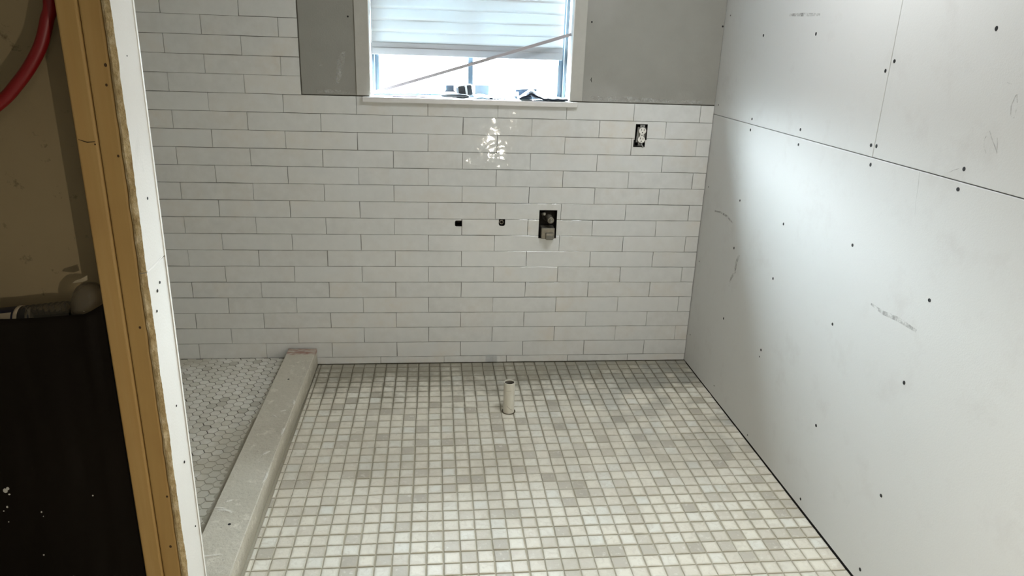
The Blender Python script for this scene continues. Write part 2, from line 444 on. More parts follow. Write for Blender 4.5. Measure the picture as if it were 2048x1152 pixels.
bm.faces.new(rings[0][::-1]); bm.faces.new(rings[-1])
bmesh.ops.recalc_face_normals(bm, faces=bm.faces)
curb_root = thing('shower_curb', 'low grey mortar curb between the hexagon tiles and the mosaic floor', 'curb', (.476, -.9, ZF))
obj('curb_body', bm, M_CURB, curb_root)
def disc(bm, c, nrm, r, h=.0006, n=10, squash=1.):
    c = Vector(c); M = Matrix.Translation(c) @ Vector(nrm).to_track_quat('Z', 'Y').to_matrix().to_4x4() @ Matrix.Diagonal((squash, 1, 1, 1))
    rg = lathe(bm, [(r, -h), (r*.9, h*.7)], n, M)
    bm.faces.new(rg[-1])
for (x, y) in ((.471, -.3395), (.479, -1.328)):
    bm = nb(); disc(bm, (x, y, .0535), (0, 0, 1), .0048); obj('screw', bm, M_SCREW, curb_root)
# thinset smeared from the curb over the hexagons
def blob(bm, cx, cy, rx, ry, z, h, rot=0, seed=0, n=22):
    c = bm.verts.new((cx, cy, z+h)); ring = []; ring2 = []
    for k in range(n):
        a = 2*PI*k/n; q = 1 + .45*noise.noise(Vector((math.cos(a)*1.7, math.sin(a)*1.7, seed)))
        x = rx*q*math.cos(a); y = ry*q*math.sin(a)
        x, y = x*math.cos(rot)-y*math.sin(rot), x*math.sin(rot)+y*math.cos(rot)
        ring.append(bm.verts.new((cx+x, cy+y, z))); ring2.append(bm.verts.new((cx+x*.7, cy+y*.7, z+h*.9)))
    for k in range(n):
        bm.faces.new((ring[k], ring[(k+1) % n], ring2[(k+1) % n], ring2[k])); bm.faces.new((ring2[k], ring2[(k+1) % n], c))
bm = nb()
for k, (x, y, rx, ry, r) in enumerate([(.452, -1.26, .030, .006, -.3), (.43, -1.245, .02, .005, -.2), (.50, -.62, .016, .004, .4), (.475, -.66, .013, .004, -.6), (.53, -.78, .006, .03, 0), (.532, -1.08, .006, .035, 0),
        (.50, -.93, .02, .005, .9), (.46, -1.47, .035, .004, .1), (.53, -.55, .005, .02, .1), (.445, -1.21, .018, .005, .5)]):
    blob(bm, x, y, rx, ry, .0525, .0022, r, k*3.1)
obj('mortar_smear', bm, M_SMEAR, curb_root, smooth=True)
bm = nb()
for k in range(26):
    y = -.60 - k*.042; w = .010 + .016*abs(noise.noise(Vector((k*.7, 2, 1)))) + max(0, (-.75-y))*.008
    blob(bm, .392, y, w+.012, .030, .0010, .0020, 0, k*1.7)
obj('mortar_skirt', bm, M_CURB, curb_root, smooth=True)

# ------------------------------------------------------------------ back wall
bm = nb(); box(bm, -.8, XR+.15, .010, .17, -.2, CEIL)
wall_back = obj('wall_back', bm, M_THIN, kind='structure')
bm = nb(); box(bm, WX0, WX1, -.1, .3, WZ0-.022, WZ1); boolean(wall_back, bm)
holes = [(1.1925, 1.2250, .6525, .6800), (1.3945, 1.4240, .6560, .6885), (1.5817, 1.6655, .5985, .7330), (2.0020, 2.0575, 1.0330, 1.1330)]
cut = nb()
for k, (a, b, c, d) in enumerate(holes): box(cut, a-.002, b+.002, -.05, .075, c-.002, d+.002)
boolean(wall_back, cut)
# running-bond field
bm = nb(); lay = bm.faces.layers.float.new('tint')
rt = random.Random(11); g = .0009
def wt(x0, x1, z0, z1, seed):
    if x1-x0 < .004: return
    random.seed(seed)
    P = rect_pts(x0+g, x1-g, z0+g, z1-g, .0006, max(1, int((x1-x0)/.04)), 2, .0005)
    tx, tz, o = rt.uniform(-.0022, .0022), rt.uniform(-.004, .004), rt.uniform(-.0004, .0004)
    cx, cz = (x0+x1)/2, (z0+z1)/2
    tile(bm, P, (lambda x, z, h: (x, .010-h - (tx*(x-cx)+tz*(z-cz)+o if h > .004 else 0), z)), .010, .0008, lay, rt.uniform(0, 50))
for u in range(-3, 8):                                              # cut strip at the floor
    x0, x1 = (u+.742)*S, (u+1.742)*S; x0 = max(x0, .5375)
    wt(x0, min(x1, XR-.002), ZF+.002, 0, u+900)
for k in range(1, 33):
    off = 0 if k % 2 else .5
    z0, z1 = (k-1)*H, k*H
    if z0 > CEIL: break
    right = XR-.0015 if k <= 16 else .537
    for u in range(-4, 9):
        x0, x1 = (u+off)*S, (u+off+1)*S
        x0 = max(x0, -.78)
        if x0 >= right-.004 or x1 < -.77: continue
        rt.seed(k*57+u*3)
        wt(x0, min(x1, right), z0, min(z1, CEIL), k*100+u)
def cut_poly(bm, P):             # open a convex hole (x, z outline, counter-clockwise) through the tiles
    xs = [p[0] for p in P]; zs = [p[1] for p in P]
    def touched():
        F = []
        for f in bm.faces:
            fx = [v.co.x for v in f.verts]; fz = [v.co.z for v in f.verts]
            if max(fx) > min(xs) and min(fx) < max(xs) and max(fz) > min(zs) and min(fz) < max(zs): F.append(f)
        return F
    for i in range(len(P)):
        a, b = P[i-1], P[i]; n = Vector((b[1]-a[1], 0, -(b[0]-a[0])))
        F = touched(); G = set(F)
        for f in F: G |= set(f.edges) | set(f.verts)
        bmesh.ops.bisect_plane(bm, geom=list(G), dist=1e-7, plane_co=(a[0], 0, a[1]), plane_no=n)
    kill = []
    for f in touched():
        c = f.calc_center_median()
        if all((P[i][0]-P[i-1][0])*(c.z-P[i-1][1]) - (P[i][1]-P[i-1][1])*(c.x-P[i-1][0]) >= -1e-7 for i in range(len(P))): kill.append(f)
    bmesh.ops.delete(bm, geom=kill, context='FACES')
rc = lambda a, b, c, d: [(a, c), (b, c), (b, d), (a, d)]
cut_poly(bm, rc(WX0, WX1, WZ0-.0235, 3.0))
a, b, c, d = holes[0]; q = .006; cut_poly(bm, [(a+q, c), (b, c), (b, d), (a+q, d), (a+q*.3, d-q*.3), (a, d-q), (a, c+q), (a+q*.3, c+q*.3)])
a, b, c, d = holes[1]; q = .009; cut_poly(bm, [(a+q, c), (b-q, c), (b-q*.3, c+q*.3), (b, c+q), (b, d), (a, d), (a, c+q), (a+q*.3, c+q*.3)])
cut_poly(bm, rc(*holes[2]))
a, b, c, d = holes[3]; cut_poly(bm, rc(a, b, c+.030, d)); cut_poly(bm, rc(a-.004, b-.006, 1.030, c+.030))
tiles = obj('wall_tile_field', bm, M_TILE, wall_back)
# boards above the tile
def panel(name, x0, x1, z0, z1, y0=.0025, y1=.0098, parent=wall_back):
    bm = nb(); box(bm, x0, x1, y0, y1, z0, z1, .001, 1); return obj(name, bm, M_CEM, parent)
panel('cement_board', .5405, .7700, 16*H+.0035, CEIL); panel('cement_board', 1.7480, XR-.001, 16*H+.0035, CEIL)
for x, z in ((.7432, 1.5408), (1.7701, 1.5564), (2.352, 1.5591), (.60, 1.85), (1.80, 1.95), (2.05, 1.75)):
    bm = nb(); disc(bm, (x, .0022, z), (0, -1, 0), .0042); obj('screw', bm, M_SCREW, wall_back)
def smear(name, pts, w, plane, mat, parent, h=.0003):       # thin ribbon of paint or pencil on a wall
    bm = nb(); L = []
    for i, p in enumerate(pts):
        a = Vector(pts[max(i-1, 0)]); b = Vector(pts[min(i+1, len(pts)-1)]); d = (b-a)
        n = Vector((-d.y, d.x)).normalized() if d.length else Vector((0, 1))
        ww = w if not isinstance(w, (list, tuple)) else w[i]
        L.append((Vector(p)+n*ww/2, Vector(p)-n*ww/2))
    V = [(bm.verts.new(plane(*p)), bm.verts.new(plane(*q))) for p, q in L]
    for (a, b), (c, d) in zip(V, V[1:]): bm.faces.new((a, b, d, c))
    e = bmesh.ops.extrude_face_region(bm, geom=bm.faces[:])
    o0 = Vector(plane(0, 0)); bmesh.ops.translate(bm, vec=(Vector(plane(0, 0, h))-o0), verts=[v for v in e['geom'] if isinstance(v, bmesh.types.BMVert)])
    bmesh.ops.recalc_face_normals(bm, faces=bm.faces)
    return obj(name, bm, mat, parent)
bp = lambda x, z, h=0: (x, .0024-h, z)
smear('plaster_smear', [(.607, 1.340), (.62, 1.347), (.635, 1.352)], [.008, .026, .004], bp, M_PSM, wall_back)
smear('plaster_smear', [(.69, 1.27), (.700, 1.33), (.712, 1.38), (.725, 1.405)], [.012, .03, .028, .008], bp, M_PSM, wall_back)
smear('plaster_smear', [(.60, 1.238), (.66, 1.240), (.74, 1.236)], [.012, .016, .01], bp, M_PSM, wall_back)
smear('plaster_smear', [(1.79, 1.241), (1.95, 1.240), (2.1, 1.238), (2.30, 1.235)], [.014, .024, .014, .012], bp, M_PSM, wall_back)
smear('pencil_mark', [(1.785, 1.328), (1.783, 1.318), (1.787, 1.308)], [.002, .004, .002], bp, M_HOLE, wall_back)

# window returns, sill, frame
trim = lambda n, bm, m: obj(n, bm, m, kind='structure')
bm = nb(); box(bm, .7685, WX0+.001, -.0025, .0098, 1.2255, CEIL, .001, 1); obj('window_return_edge', bm, M_CASE, wall_back)
bm = nb(); box(bm, WX1-.001, 1.7480, -.0025, .0098, 1.2255, CEIL, .001, 1); obj('window_return_edge', bm, M_CASE, wall_back)
bm = nb(); box(bm, WX0, WX1, -.0025, .0098, WZ1+.001, CEIL, .001, 1); obj('window_head_board', bm, M_CASE, wall_back)
M_JAMB = flat('jamb_paint', (.78, .78, .76), .6)
bm = nb(); box(bm, WX0-.002, WX0+.004, -.002, .169, WZ0, WZ1); box(bm, WX1-.004, WX1+.002, -.002, .169, WZ0, WZ1); box(bm, WX0, WX1, -.002, .169, WZ1-.004, WZ1+.001)
obj('window_jamb', bm, M_JAMB, wall_back)
win = bpy.data.objects.new('window_1', None); C.objects.link(win); win.location = (1.26, .14, WZ0); win['kind'] = 'structure'
bm = nb()
fx0, fx1 = WX0+.004, WX1-.004
for a, b, w in ((fx0, fx0+.012, 0), (fx1-.014, fx1, 0)): box(bm, a, b, .105, .165, WZ0, WZ1-.004, .002)
for a, b in ((fx0+.010, fx0+.030), (fx1-.036, fx1-.012)): box(bm, a, b, .125, .160, WZ0, WZ1-.004, .002)
box(bm, fx0, fx1, .105, .165, WZ0, WZ0+.012, .002); box(bm, fx0, fx1, .105, .165, WZ1-.03, WZ1-.004, .002)
obj('window_frame', bm, M_FRAME, win)
bm = nb(); box(bm, 1.249, 1.271, .128, .158, WZ0+.012, WZ1-.03, .002); obj('meeting_stile', bm, M_FRAME, win)
for a, b in ((fx0+.03, 1.249), (1.271, fx1-.036)):
    bm = nb(); box(bm, a-.003, b+.003, .142, .146, WZ0+.01, WZ1-.028); obj('pane', bm, M_GLASS, win)
bm = nb(); vs_ = box(bm, .7925, 1.7292, -.018, .0095, WZ0-.023, WZ0, .003); box(bm, WX0+.001, WX1-.001, .008, .168, WZ0-.0225, WZ0-.0002, 0)
obj('window_sill', bm, M_STONE, win)

# ------------------------------------------------------------------ junction boxes, holes, valve
def recess(name, x0, x1, z0, z1, label, cat, depth=.06, mat=M_BLACK, t=.0015):
    r = thing(name, label, cat, ((x0+x1)/2, .0, (z0+z1)/2))
    bm = nb()
    box(bm, x0, x0+t, .001, depth, z0, z1); box(bm, x1-t, x1, .001, depth, z0, z1)
    box(bm, x0, x1, .001, depth, z0, z0+t); box(bm, x0, x1, .001, depth, z1-t, z1); box(bm, x0, x1, depth-t, depth, z0, z1)
    return r, bm
a, b, c, d = holes[3]
r, bm = recess('electrical_outlet', a, b, c, d, 'uncovered white duplex outlet in a black box, high in the tiled wall', 'outlet')
obj('junction_box', bm, M_BLACK, r)
# receptacle turned slightly
cx, cz = 2.0355, 1.083
Rm = Matrix.Translation((cx, .006, cz)) @ Matrix.Rotation(math.radians(3), 4, 'Y')
def xf(bm, M, vs=None): bmesh.ops.transform(bm, matrix=M, verts=vs or bm.verts)
bm = nb()
for s in (1, -1):
    M = Matrix.Translation((0, .010, s*.0195)) @ Matrix.Rotation(PI/2, 4, 'X') @ Matrix.Diagonal((1, .86, 1, 1))
    rg = lathe(bm, [(.0172, -.0), (.0172, .012), (.0162, .0135)], 28, M); bm.faces.new(rg[-1])
box(bm, -.008, .008, -.002, .012, -.006, .006, .001)
xf(bm, Rm); obj('receptacle', bm, M_OUT, r)
bm = nb()
for s in (1, -1):
    for x, w, h in ((-.0062, .0024, .0085), (.0062, .0024, .007)): box(bm, x-w/2, x+w/2, -.0042, .0, s*.0195+.001, s*.0195+.001+h)
    box(bm, -.0024, .0024, -.0042, 0, s*.0195-.0095, s*.0195-.0045, .001)
box(bm, -.0022, .0022, -.0028, 0, -.0022, .0022, .0008)
xf(bm, Rm); obj('slots', bm, M_SCREW, r)
bm = nb(); box(bm, -.011, .011, .006, .0085, .033, .046, .0005); box(bm, -.011, .011, .006, .0085, -.052, -.033, .0005); box(bm, -.020, .020, .012, .016, -.034, .034)
xf(bm, Rm); obj('mounting_yoke', bm, M_YOKE, r)
bm = nb(); disc(bm, Rm @ Vector((0, .0055, .040)), (0, -1, 0), .003); obj('screw', bm, M_SCREW, r)
bm = nb(); tube(bm, [(2.031, .004, 1.049), (2.036, -.003, 1.040), (2.043, -.010, 1.031)], .0032, 8); tube(bm, [(2.036, .006, 1.047), (2.029, .003, 1.040), (2.018, .005, 1.036)], .0022, 8)
obj('loose_wire', bm, M_YOKE, r, smooth=True)

a, b, c, d = holes[2]
r, bm = recess('mixer_valve', a, b, c, d, 'brass rough-in faucet valve in a rectangular cutout of the tiled wall', 'valve', .065, M_HOLE)
obj('wall_cavity', bm, M_HOLE, r)
bm = nb(); cyl(bm, (1.6285, .055, .700), (1.6340, -.022, .688), .0155, 28, .002); cyl(bm, (1.6340, -.020, .688), (1.6348, -.030, .6865), .010, 20, .0015)
obj('valve_stem', bm, M_BRASS, r, smooth=False)
bm = nb(); cyl(bm, (1.6345, -.029, .6868), (1.6348, -.0325, .6863), .0045, 14); obj('stem_screw', bm, M_YOKE, r)
bm = nb(); rg = lathe(bm, [(.026, 0), (.026, .004), (.0235, .005)], 28, Matrix.Translation((1.6265, .040, .698)) @ Matrix.Rotation(PI/2, 4, 'X')); bm.faces.new(rg[-1])
obj('valve_flange', bm, M_HOLE, r)
bm = nb(); box(bm, 1.593, 1.6555, -.020, .050, .600, .652, .004); box(bm, 1.612, 1.6475, -.040, -.018, .6005, .632, .003)
obj('valve_body', bm, M_BRASS, r)
bm = nb(); box(bm, 1.6145, 1.6445, -.0425, -.038, .6035, .6215, .002); obj('spout_cap', bm, flat('worn_cap', (.16, .155, .13), .5, .3), r)
bm = nb(); cyl(bm, (1.600, .01, .712), (1.606, -.006, .716), .0075, 14, .0015); obj('stop_screw', bm, M_BRASS, r)

a, b, c, d = holes[0]
r, bm = recess('pipe_hole', a, b, c, d, 'small empty dark hole in the wall tile, left of the round pipe end', 'hole', .07, M_HOLE, .001)
obj('wall_cavity', bm, M_HOLE, r)
bm = nb(); cyl(bm, (1.212, .068, .668), (1.212, .040, .668), .008, 14); obj('pipe_stub', bm, flat('old_copper', (.02, .012, .008), .6, .3), r)
a, b, c, d = holes[1]
r, bm = recess('pipe_end', a, b, c, d, 'round threaded pipe end recessed in the small hole beside the brass valve', 'pipe', .07, M_HOLE, .001)
obj('wall_cavity', bm, M_HOLE, r)
bm = nb(); lathe(bm, [(.0062, .05), (.0062, 0), (.0072, -.001), (.0102, -.001), (.0110, 0), (.0110, .06)], 24, Matrix.Translation((1.4088, .018, .6700)) @ Matrix.Rotation(-PI/2, 4, 'X'))
obj('pipe_ring', bm, flat('dull_brass_ring', (.26, .24, .20), .4, .7), r, smooth=True)

# ------------------------------------------------------------------ right wall
bm = nb(); box(bm, XR+.013, XR+.15, -4.6, .16, -.2, CEIL)
wall_right = obj('wall_right', bm, flat('dark_framing', (.015, .013, .010), .9), kind='structure')
def dry(y0, y1, z0, z1, dz=0):
    bm = nb(); box(bm, XR, XR+.0128, y0, y1, z0, z1, .0015, 2)
    return obj('drywall_panel', bm, M_DRY, wall_right)
lo = dry(-4.59, .009, ZF+.0030, 1.1838); u1 = dry(-1.2555, .009, 1.1860, CEIL); u2 = dry(-4.59, -1.2575, 1.1862, CEIL)
# tapered gap at the floor, widening towards the camera
for v in lo.data.vertices:
    if v.co.z < .1 and v.co.y < -1: v.co.z += .014
SC = [(-0.05, 1.603), (-0.408, 1.521), (-0.813, 1.525), (-1.629, 1.533), (-1.273, 1.452), (-1.24, 1.425), (-0.04, 1.229), (-0.409, 1.206), (-0.409, 1.163), (-0.812, 1.212), (-0.815, 1.161), (-1.24, 1.218), (-1.267, 1.219), (-1.256, 1.164), (-1.632, 1.216), (-1.628, 1.166), (-0.402, 0.874), (-0.799, 0.873), (-1.244, 0.918), (-0.408, 0.671), (-0.786, 0.66), (-1.62, 0.877), (-0.401, 0.348), (-1.219, 0.65), (-0.781, 0.366), (-0.777, 0.336), (-1.598, 0.632), (-1.236, 0.294), (-0.781, -0.01), (-1.228, 0.001), (-1.611, 0.283), (-1.596, 0.014), (-.04, .86), (-.04, .50), (-.04, .12), (-.40, .02)]
bm = nb(); disc(bm, (0, 0, 0), (-1, 0, 0), .0058, .0006, 12); sm = bpy.data.meshes.new('screw'); bm.to_mesh(sm); bm.free(); sm.materials.append(M_SCREW)
for y, z in SC:
    p = lo if z < 1.185 else (u1 if y > -1.2565 else u2)
    o = bpy.data.objects.new('screw', sm); C.objects.link(o); o.location = (XR-.0002, y, z); o.parent = p
    k = .62 if (y, z) in ((-0.777, 0.336), (-0.781, -0.01), (-.04, .86), (-.04, .5), (-.04, .12), (-.40, .02), (-0.04, 1.229), (-0.05, 1.603)) else 1.
    o.scale = (k, k*random.uniform(.85, 1.1), k*random.uniform(.9, 1.1))
rp_ = lambda y, z, h=0: (XR-.0002-h, y, z)
smear('scuff_mark', [(-1.39, .782), (-1.45, .778), (-1.52, .785), (-1.60, .783)], [.006, .012, .014, .008], rp_, M_SMUDGE, lo)
smear('scuff_mark', [(-.60, 1.590), (-.70, 1.588), (-.82, 1.585)], [.008, .012, .008], rp_, M_SMUDGE, u1)
smear('pencil_mark', [(-1.690, 1.262), (-1.679, 1.275), (-1.674, 1.290), (-1.678, 1.300)], .0016, rp_, M_SMUDGE, u2)
smear('pencil_mark', [(-1.684, 1.312), (-1.696, 1.297), (-1.712, 1.280), (-1.722, 1.268)], .0024, rp_, M_SMUDGE, u2)
smear('pencil_mark', [(-1.722, 1.266), (-1.716, 1.290), (-1.712, 1.300)], .0016, rp_, M_SMUDGE, u2)
smear('pencil_mark', [(-1.735, 1.395), (-1.729, 1.372), (-1.735, 1.350), (-1.745, 1.347), (-1.747, 1.372), (-1.737, 1.397)], .0022, rp_, M_SMUDGE, u2)
smear('pencil_mark', [(-1.58, 1.197), (-1.60, 1.208), (-1.615, 1.214)], .0012, rp_, M_SMUDGE, u2)
smear('pencil_mark', [(-1.700, 1.42), (-1.715, 1.417)], .0014, rp_, M_SMUDGE, u2)
smear('scuff_mark', [(-.15, .772), (-.22, .782), (-.30, .781), (-.36, .768)], [.006, .008, .010, .006], rp_, M_SMUDGE, lo)
smear('scuff_mark', [(-.47, .66), (-.45, .62), (-.45, .58), (-.42, .54), (-.41, .50)], [.010, .02, .016, .012, .006], rp_, M_SMUDGE, lo)
smear('pencil_mark', [(-1.4759, 1.183), (-1.483, 1.14), (-1.487, 1.10), (-1.4944, 1.071)], [.0014, .001, .001, .0006], rp_, M_SMUDGE, lo)

# ------------------------------------------------------------------ stub partition on the left
wl = bpy.data.objects.new('wall_left', None); C.objects.link(wl); wl.location = (.0, -1.78, ZF); wl['kind'] = 'structure'
def stud(x0, x1, y0=-1.8300, y1=-1.7415, z0=.002, z1=CEIL-.04, wob=.0008):
    bm = nb(); box(bm, x0, x1, y0, y1, z0, z1, .0045, 3)
    # finer along the length for a slight crook
    return obj('stud', bm, M_WOOD, wl, smooth=False)
sA = stud(.4465, .4840); sB = stud(.4855, .5235); stud(.0400, .0780); stud(-.3660, -.3280); stud(-.7730, -.7350)
bm = nb(); box(bm, -1.2, .5235, -1.8300, -1.7415, ZF, .0015, .002); obj('bottom_plate', bm, M_WOOD, wl)
bm = nb(); box(bm, -1.2, .5235, -1.8300, -1.7415, CEIL-.039, CEIL-.0005, .002); obj('top_plate', bm, M_WOOD, wl)
bm = nb(); box(bm, -1.2, .5240, -1.7412, -1.7290, ZF+.001, CEIL-.001); obj('backer_board', bm, M_BACK, wl)
for x, z, r, p in ((.5169, 1.4046, .0055, sB), (.5137, 1.3702, .0045, sB), (.5165, 1.2434, .0045, sB), (.5114, .901, .0050, sB), (.5170, .5028, .0048, sB), (.5093, .3715, .0060, sB), (.5120, .288, .004, sB), (.4789, 1.2640, .003, sA)):
    bm = nb(); disc(bm, (x, -1.8302, z), (0, -1, 0), r*.62, .0003, 14, .8); obj('knot', bm, M_KNOT, p)
smear('saw_mark', [(.451, 1.2725), (.466, 1.2675), (.480, 1.2690)], [.001, .0022, .0012], lambda x, z, h=0: (x, -1.8301-h, z), M_KNOT, sA)
# two pieces of white drywall capping the end, with a torn front edge and a slanting joint
def endcap(z0f, z1f, seed, ztop_back, zbot_back):
    bm = nb(); n = 420; rows = []
    X0, X1, YB = .5262, .5400, -1.7315
    for k in range(n+1):
        u = k/n; zf = z0f+(z1f-z0f)*u; zb = zbot_back+(ztop_back-zbot_back)*u
        q = .0042*noise.noise(Vector((zf*13, seed, 0))) + .0022*noise.noise(Vector((zf*48, seed, 5))) + .0016*noise.noise(Vector((zf*150, seed, 9)))
        q2 = .003*noise.noise(Vector((zf*30, seed, 11)))
        yf = -1.8310+q
        rows.append([bm.verts.new((X0, -1.8330+q2, zf)), bm.verts.new((X0+.0045, -1.8350+q2*.6, zf)), bm.verts.new((X1-.004, -1.8330+q*.8+q2*.3, zf)), bm.verts.new((X1, yf, zf)), bm.verts.new((X1, YB, zb)), bm.verts.new((X0, YB, zb))])
    for a, b in zip(rows, rows[1:]):
        for k in range(6):
            f = bm.faces.new((a[k], a[(k+1) % 6], b[(k+1) % 6], b[k])); f.material_index = 1 if k < 3 else 0
    bm.faces.new(rows[0][::-1]); bm.faces.new(rows[-1])
    bmesh.ops.recalc_face_normals(bm, faces=bm.faces)
    return obj('drywall_end_cap', bm, [M_WHT, M_TORN], wl)
eu = endcap(1.0178, CEIL-.001, 1.3, CEIL-.001, 1.0240)
el = endcap(ZF+.012, 1.0165, 7.9, 1.0210, ZF+.012)
for v in el.data.vertices: v.co.x -= .0006
smear('joint_filler', [(-1.828, 1.0185), (-1.80, 1.0195), (-1.76, 1.0228), (-1.740, 1.0245)], [.0035, .0045, .003, .002], lambda y, z, h=0: (.5402+h, y, z), M_BEAD, el)
for y, z, s in ((-1.782, 1.154, 1), (-1.775, .978, 1), (-1.793, .966, 1.15), (-1.809, .928, .9), (-1.773, .694, .8), (-1.770, .551, 1.1), (-1.754, .367, .8), (-1.790, 1.42, .5), (-1.80, 1.54, .6)):
    bm = nb(); disc(bm, (.5402, y, z), (1, 0, 0), .0031*s); obj('screw', bm, M_SCREW, eu if z > 1.02 else el)
bm = nb()
box(bm, .5402, .5418, -1.7335, -1.7275, ZF+.01, CEIL-.001, .0007, 2); box(bm, .5260, .5416, -1.7288, -1.7272, ZF+.01, CEIL-.001)
obj('corner_bead', bm, M_BEAD, wl)

# outer shell of the place
def shell(name, *b, m=M_PAINT): 
    bm = nb(); box(bm, *b); return obj(name, bm, m, kind='structure')
shell('ceiling', -1.6, XR+.15, -4.6, .25, CEIL+.0005, CEIL+.1)
shell('wall_rear', -1.6, XR+.15, -4.7, -4.5995, -.2, CEIL+.1)
shell('wall_outer_left', -1.6, -1.2, -4.6, .25, -.2, CEIL+.1)
shell('wall_shower_side', -1.2, -.79, -1.7285, .17, -.2, CEIL)

# ------------------------------------------------------------------ blind
bl = thing('window_blind', 'white horizontal slat blind pulled most of the way down the window', 'blind', (1.25, .1, WZ1-.02))
def bz(x): return (x-.832)/.833*-.0            # the blind hangs level
bm = nb(); z = 1.440; k = 0
BX0, BX1 = .8310, 1.6670
while z < WZ1-.06:
    n = 14; a = []; b = []
    for s in range(n+1):
        x = BX0+(BX1-BX0)*s/n; w = .0015*noise.noise(Vector((x*3, k*1.3, 0)))
        a.append((x, .0960+w, z+.0005-w)); b.append((x, .0972+w, z+.0545))
    prev = None
    for s in range(n+1):
        p = Vector(a[s]); q = Vector(b[s]); mid = (p+q)/2+Vector((0, -.0022, 0))
        col = [bm.verts.new(v) for v in (p, mid+Vector((0, .0008, -.012)), mid+Vector((0, .0008, .012)), q)]
        if prev:
            for i in range(3): bm.faces.new((prev[i], col[i], col[i+1], prev[i+1]))
        prev = col
    z += .0470; k += 1
sl = obj('slats', bm, M_SLAT, bl, smooth=True)
md = sl.modifiers.new('s', 'SOLIDIFY'); md.thickness = .0015
bm = nb(); box(bm, BX0-.002, BX1, .090, .112, 1.393, 1.424, .003); box(bm, BX0-.002, BX1, .0925, .112, 1.418, 1.4455, .003)
obj('bottom_rail', bm, M_RAIL, bl)
bm = nb(); box(bm, BX0-.002, BX1+.002, .06, .115, WZ1-.06, WZ1-.006, .003); obj('head_rail', bm, M_RAIL, bl)
for x in (.95, 1.57):
    bm = nb(); tube(bm, [(x, .114, 1.40), (x, .114, WZ1-.03)], .0007, 5); obj('ladder_cord', bm, M_PVC, bl)

# ------------------------------------------------------------------ things on the sill
bm = nb()
A, Bm, Cc = Vector((.8285, .030, 1.2340)), Vector((1.2640, .030, 1.3685)), Vector((1.6895, .030, 1.5035))
def bar(bm, p, q, w, t):
    d = (q-p); L = d.length; M = Matrix.Translation((p+q)/2) @ Matrix.Rotation(-math.atan2(d.z, d.x), 4, 'Y')
    vs = box(bm, -L/2, L/2, -t/2, t/2, -w/2, w/2, .001, 2); xf(bm, M, vs)
bar(bm, A, Bm+Vector((.012, 0, .004)), .0130, .005)
bar(bm, Bm-Vector((.012, -.004, .004)), Cc, .0135, .005)
tag(obj('wooden_stick', bm, M_ROD), 'long thin grey stick propped diagonally across the window opening', 'stick')

bm = nb(); vs_ = box(bm, -.078, .078, -.006, .006, 0, .006, .002); xf(bm, Matrix.Translation((.995, .012, WZ0+.0005)) @ Matrix.Rotation(-.05, 4, 'Z'))
tag(obj('pale_strip', bm, flat('lilac_white', (.22, .19, .24), .6)), 'slim pale strip lying at the left of the window sill edge', 'strip')
t_ = thing('putty_knife', 'dark flat tool lying on the sill below the tape measure', 'tool', (1.14, .045, WZ0+.0005))
bm = nb(); n = 12; P = [(1.03, .060), (1.03, .090)] + [(1.03+.10*k/n, .092-.012*k/n) for k in range(1, n)] + [(1.15, .078), (1.150, .035), (1.10, .045)]
vv = [bm.verts.new((x, y, WZ0+.004)) for x, y in P]; f = bm.faces.new(vv); e = bmesh.ops.extrude_face_region(bm, geom=[f])
bmesh.ops.translate(bm, vec=(0, 0, .0018), verts=[v for v in e['geom'] if isinstance(v, bmesh.types.BMVert)]); bmesh.ops.recalc_face_normals(bm, faces=bm.faces)
obj('blade', bm, M_STEEL, t_)
bm = nb(); tube(bm, [(1.13, .050, WZ0+.009), (1.16, .043, WZ0+.0105), (1.20, .030, WZ0+.011), (1.235, .018, WZ0+.010), (1.250, .012, WZ0+.009)], [.006, .0085, .0098, .009, .005], 12); obj('handle', bm, M_CASEP, t_, smooth=True)

t_ = thing('spring_clamp', 'small grey metal clamp standing on the sill left of the tape measure', 'clamp', (1.168, .07, WZ0))
bm = nb(); box(bm, 1.1490, 1.1850, .060, .085, WZ0+.030, WZ0+.054, .002); box(bm, 1.1455, 1.189, .062, .083, WZ0+.024, WZ0+.031, .0015)
obj('jaw', bm, M_STEEL, t_)
for x in (1.1440, 1.1860):
    bm = nb(); box(bm, x, x+.004, .062, .083, WZ0+.0005, WZ0+.0285, .001); obj('leg', bm, M_GREYB, t_)
bm = nb(); box(bm, 1.148, 1.186, .064, .081, WZ0+.012, WZ0+.016, .001); obj('crossbar', bm, M_GREYB, t_)

t_ = thing('tape_measure', 'dark tape measure with a pale label leaning on the sill', 'tape measure', (1.23, .06, WZ0))
Mt = Matrix.Translation((1.2310, .062, WZ0+.0315)) @ Matrix.Rotation(math.radians(-9), 4, 'Y') @ Matrix.Rotation(.25, 4, 'Z')
bm = nb(); vs_ = box(bm, -.034, .034, -.020, .020, -.025, .025, .009, 4); xf(bm, Mt); obj('case', bm, M_CASEP, t_, smooth=True)
bm = nb(); box(bm, -.0015, .0075, -.0215, -.019, -.022, .020, .0008); xf(bm, Mt); obj('label_strip', bm, M_WLAB, t_)
bm = nb(); box(bm, .012, .029, -.0212, -.0195, -.018, .018, .0008); xf(bm, Mt); obj('grip', bm, flat('dark_rubber', (.035, .04, .045), .8), t_)
bm = nb(); box(bm, -.040, -.033, -.008, .008, -.024, -.020, .001); box(bm, -.041, -.039, -.008, .008, -.030, -.020, .0008); xf(bm, Mt); obj('tape_hook', bm, M_GREYB, t_)

bm = nb(); vs_ = box(bm, 1.2785, 1.342, .094, .104, WZ0+.014, WZ0+.056, .002); box(bm, 1.276, 1.345, .088, .104, WZ0+.0005, WZ0+.0135, .001)
tag(obj('grey_block', bm, M_GREYB), 'pale grey rectangular block standing against the glass right of the window stile', 'block')

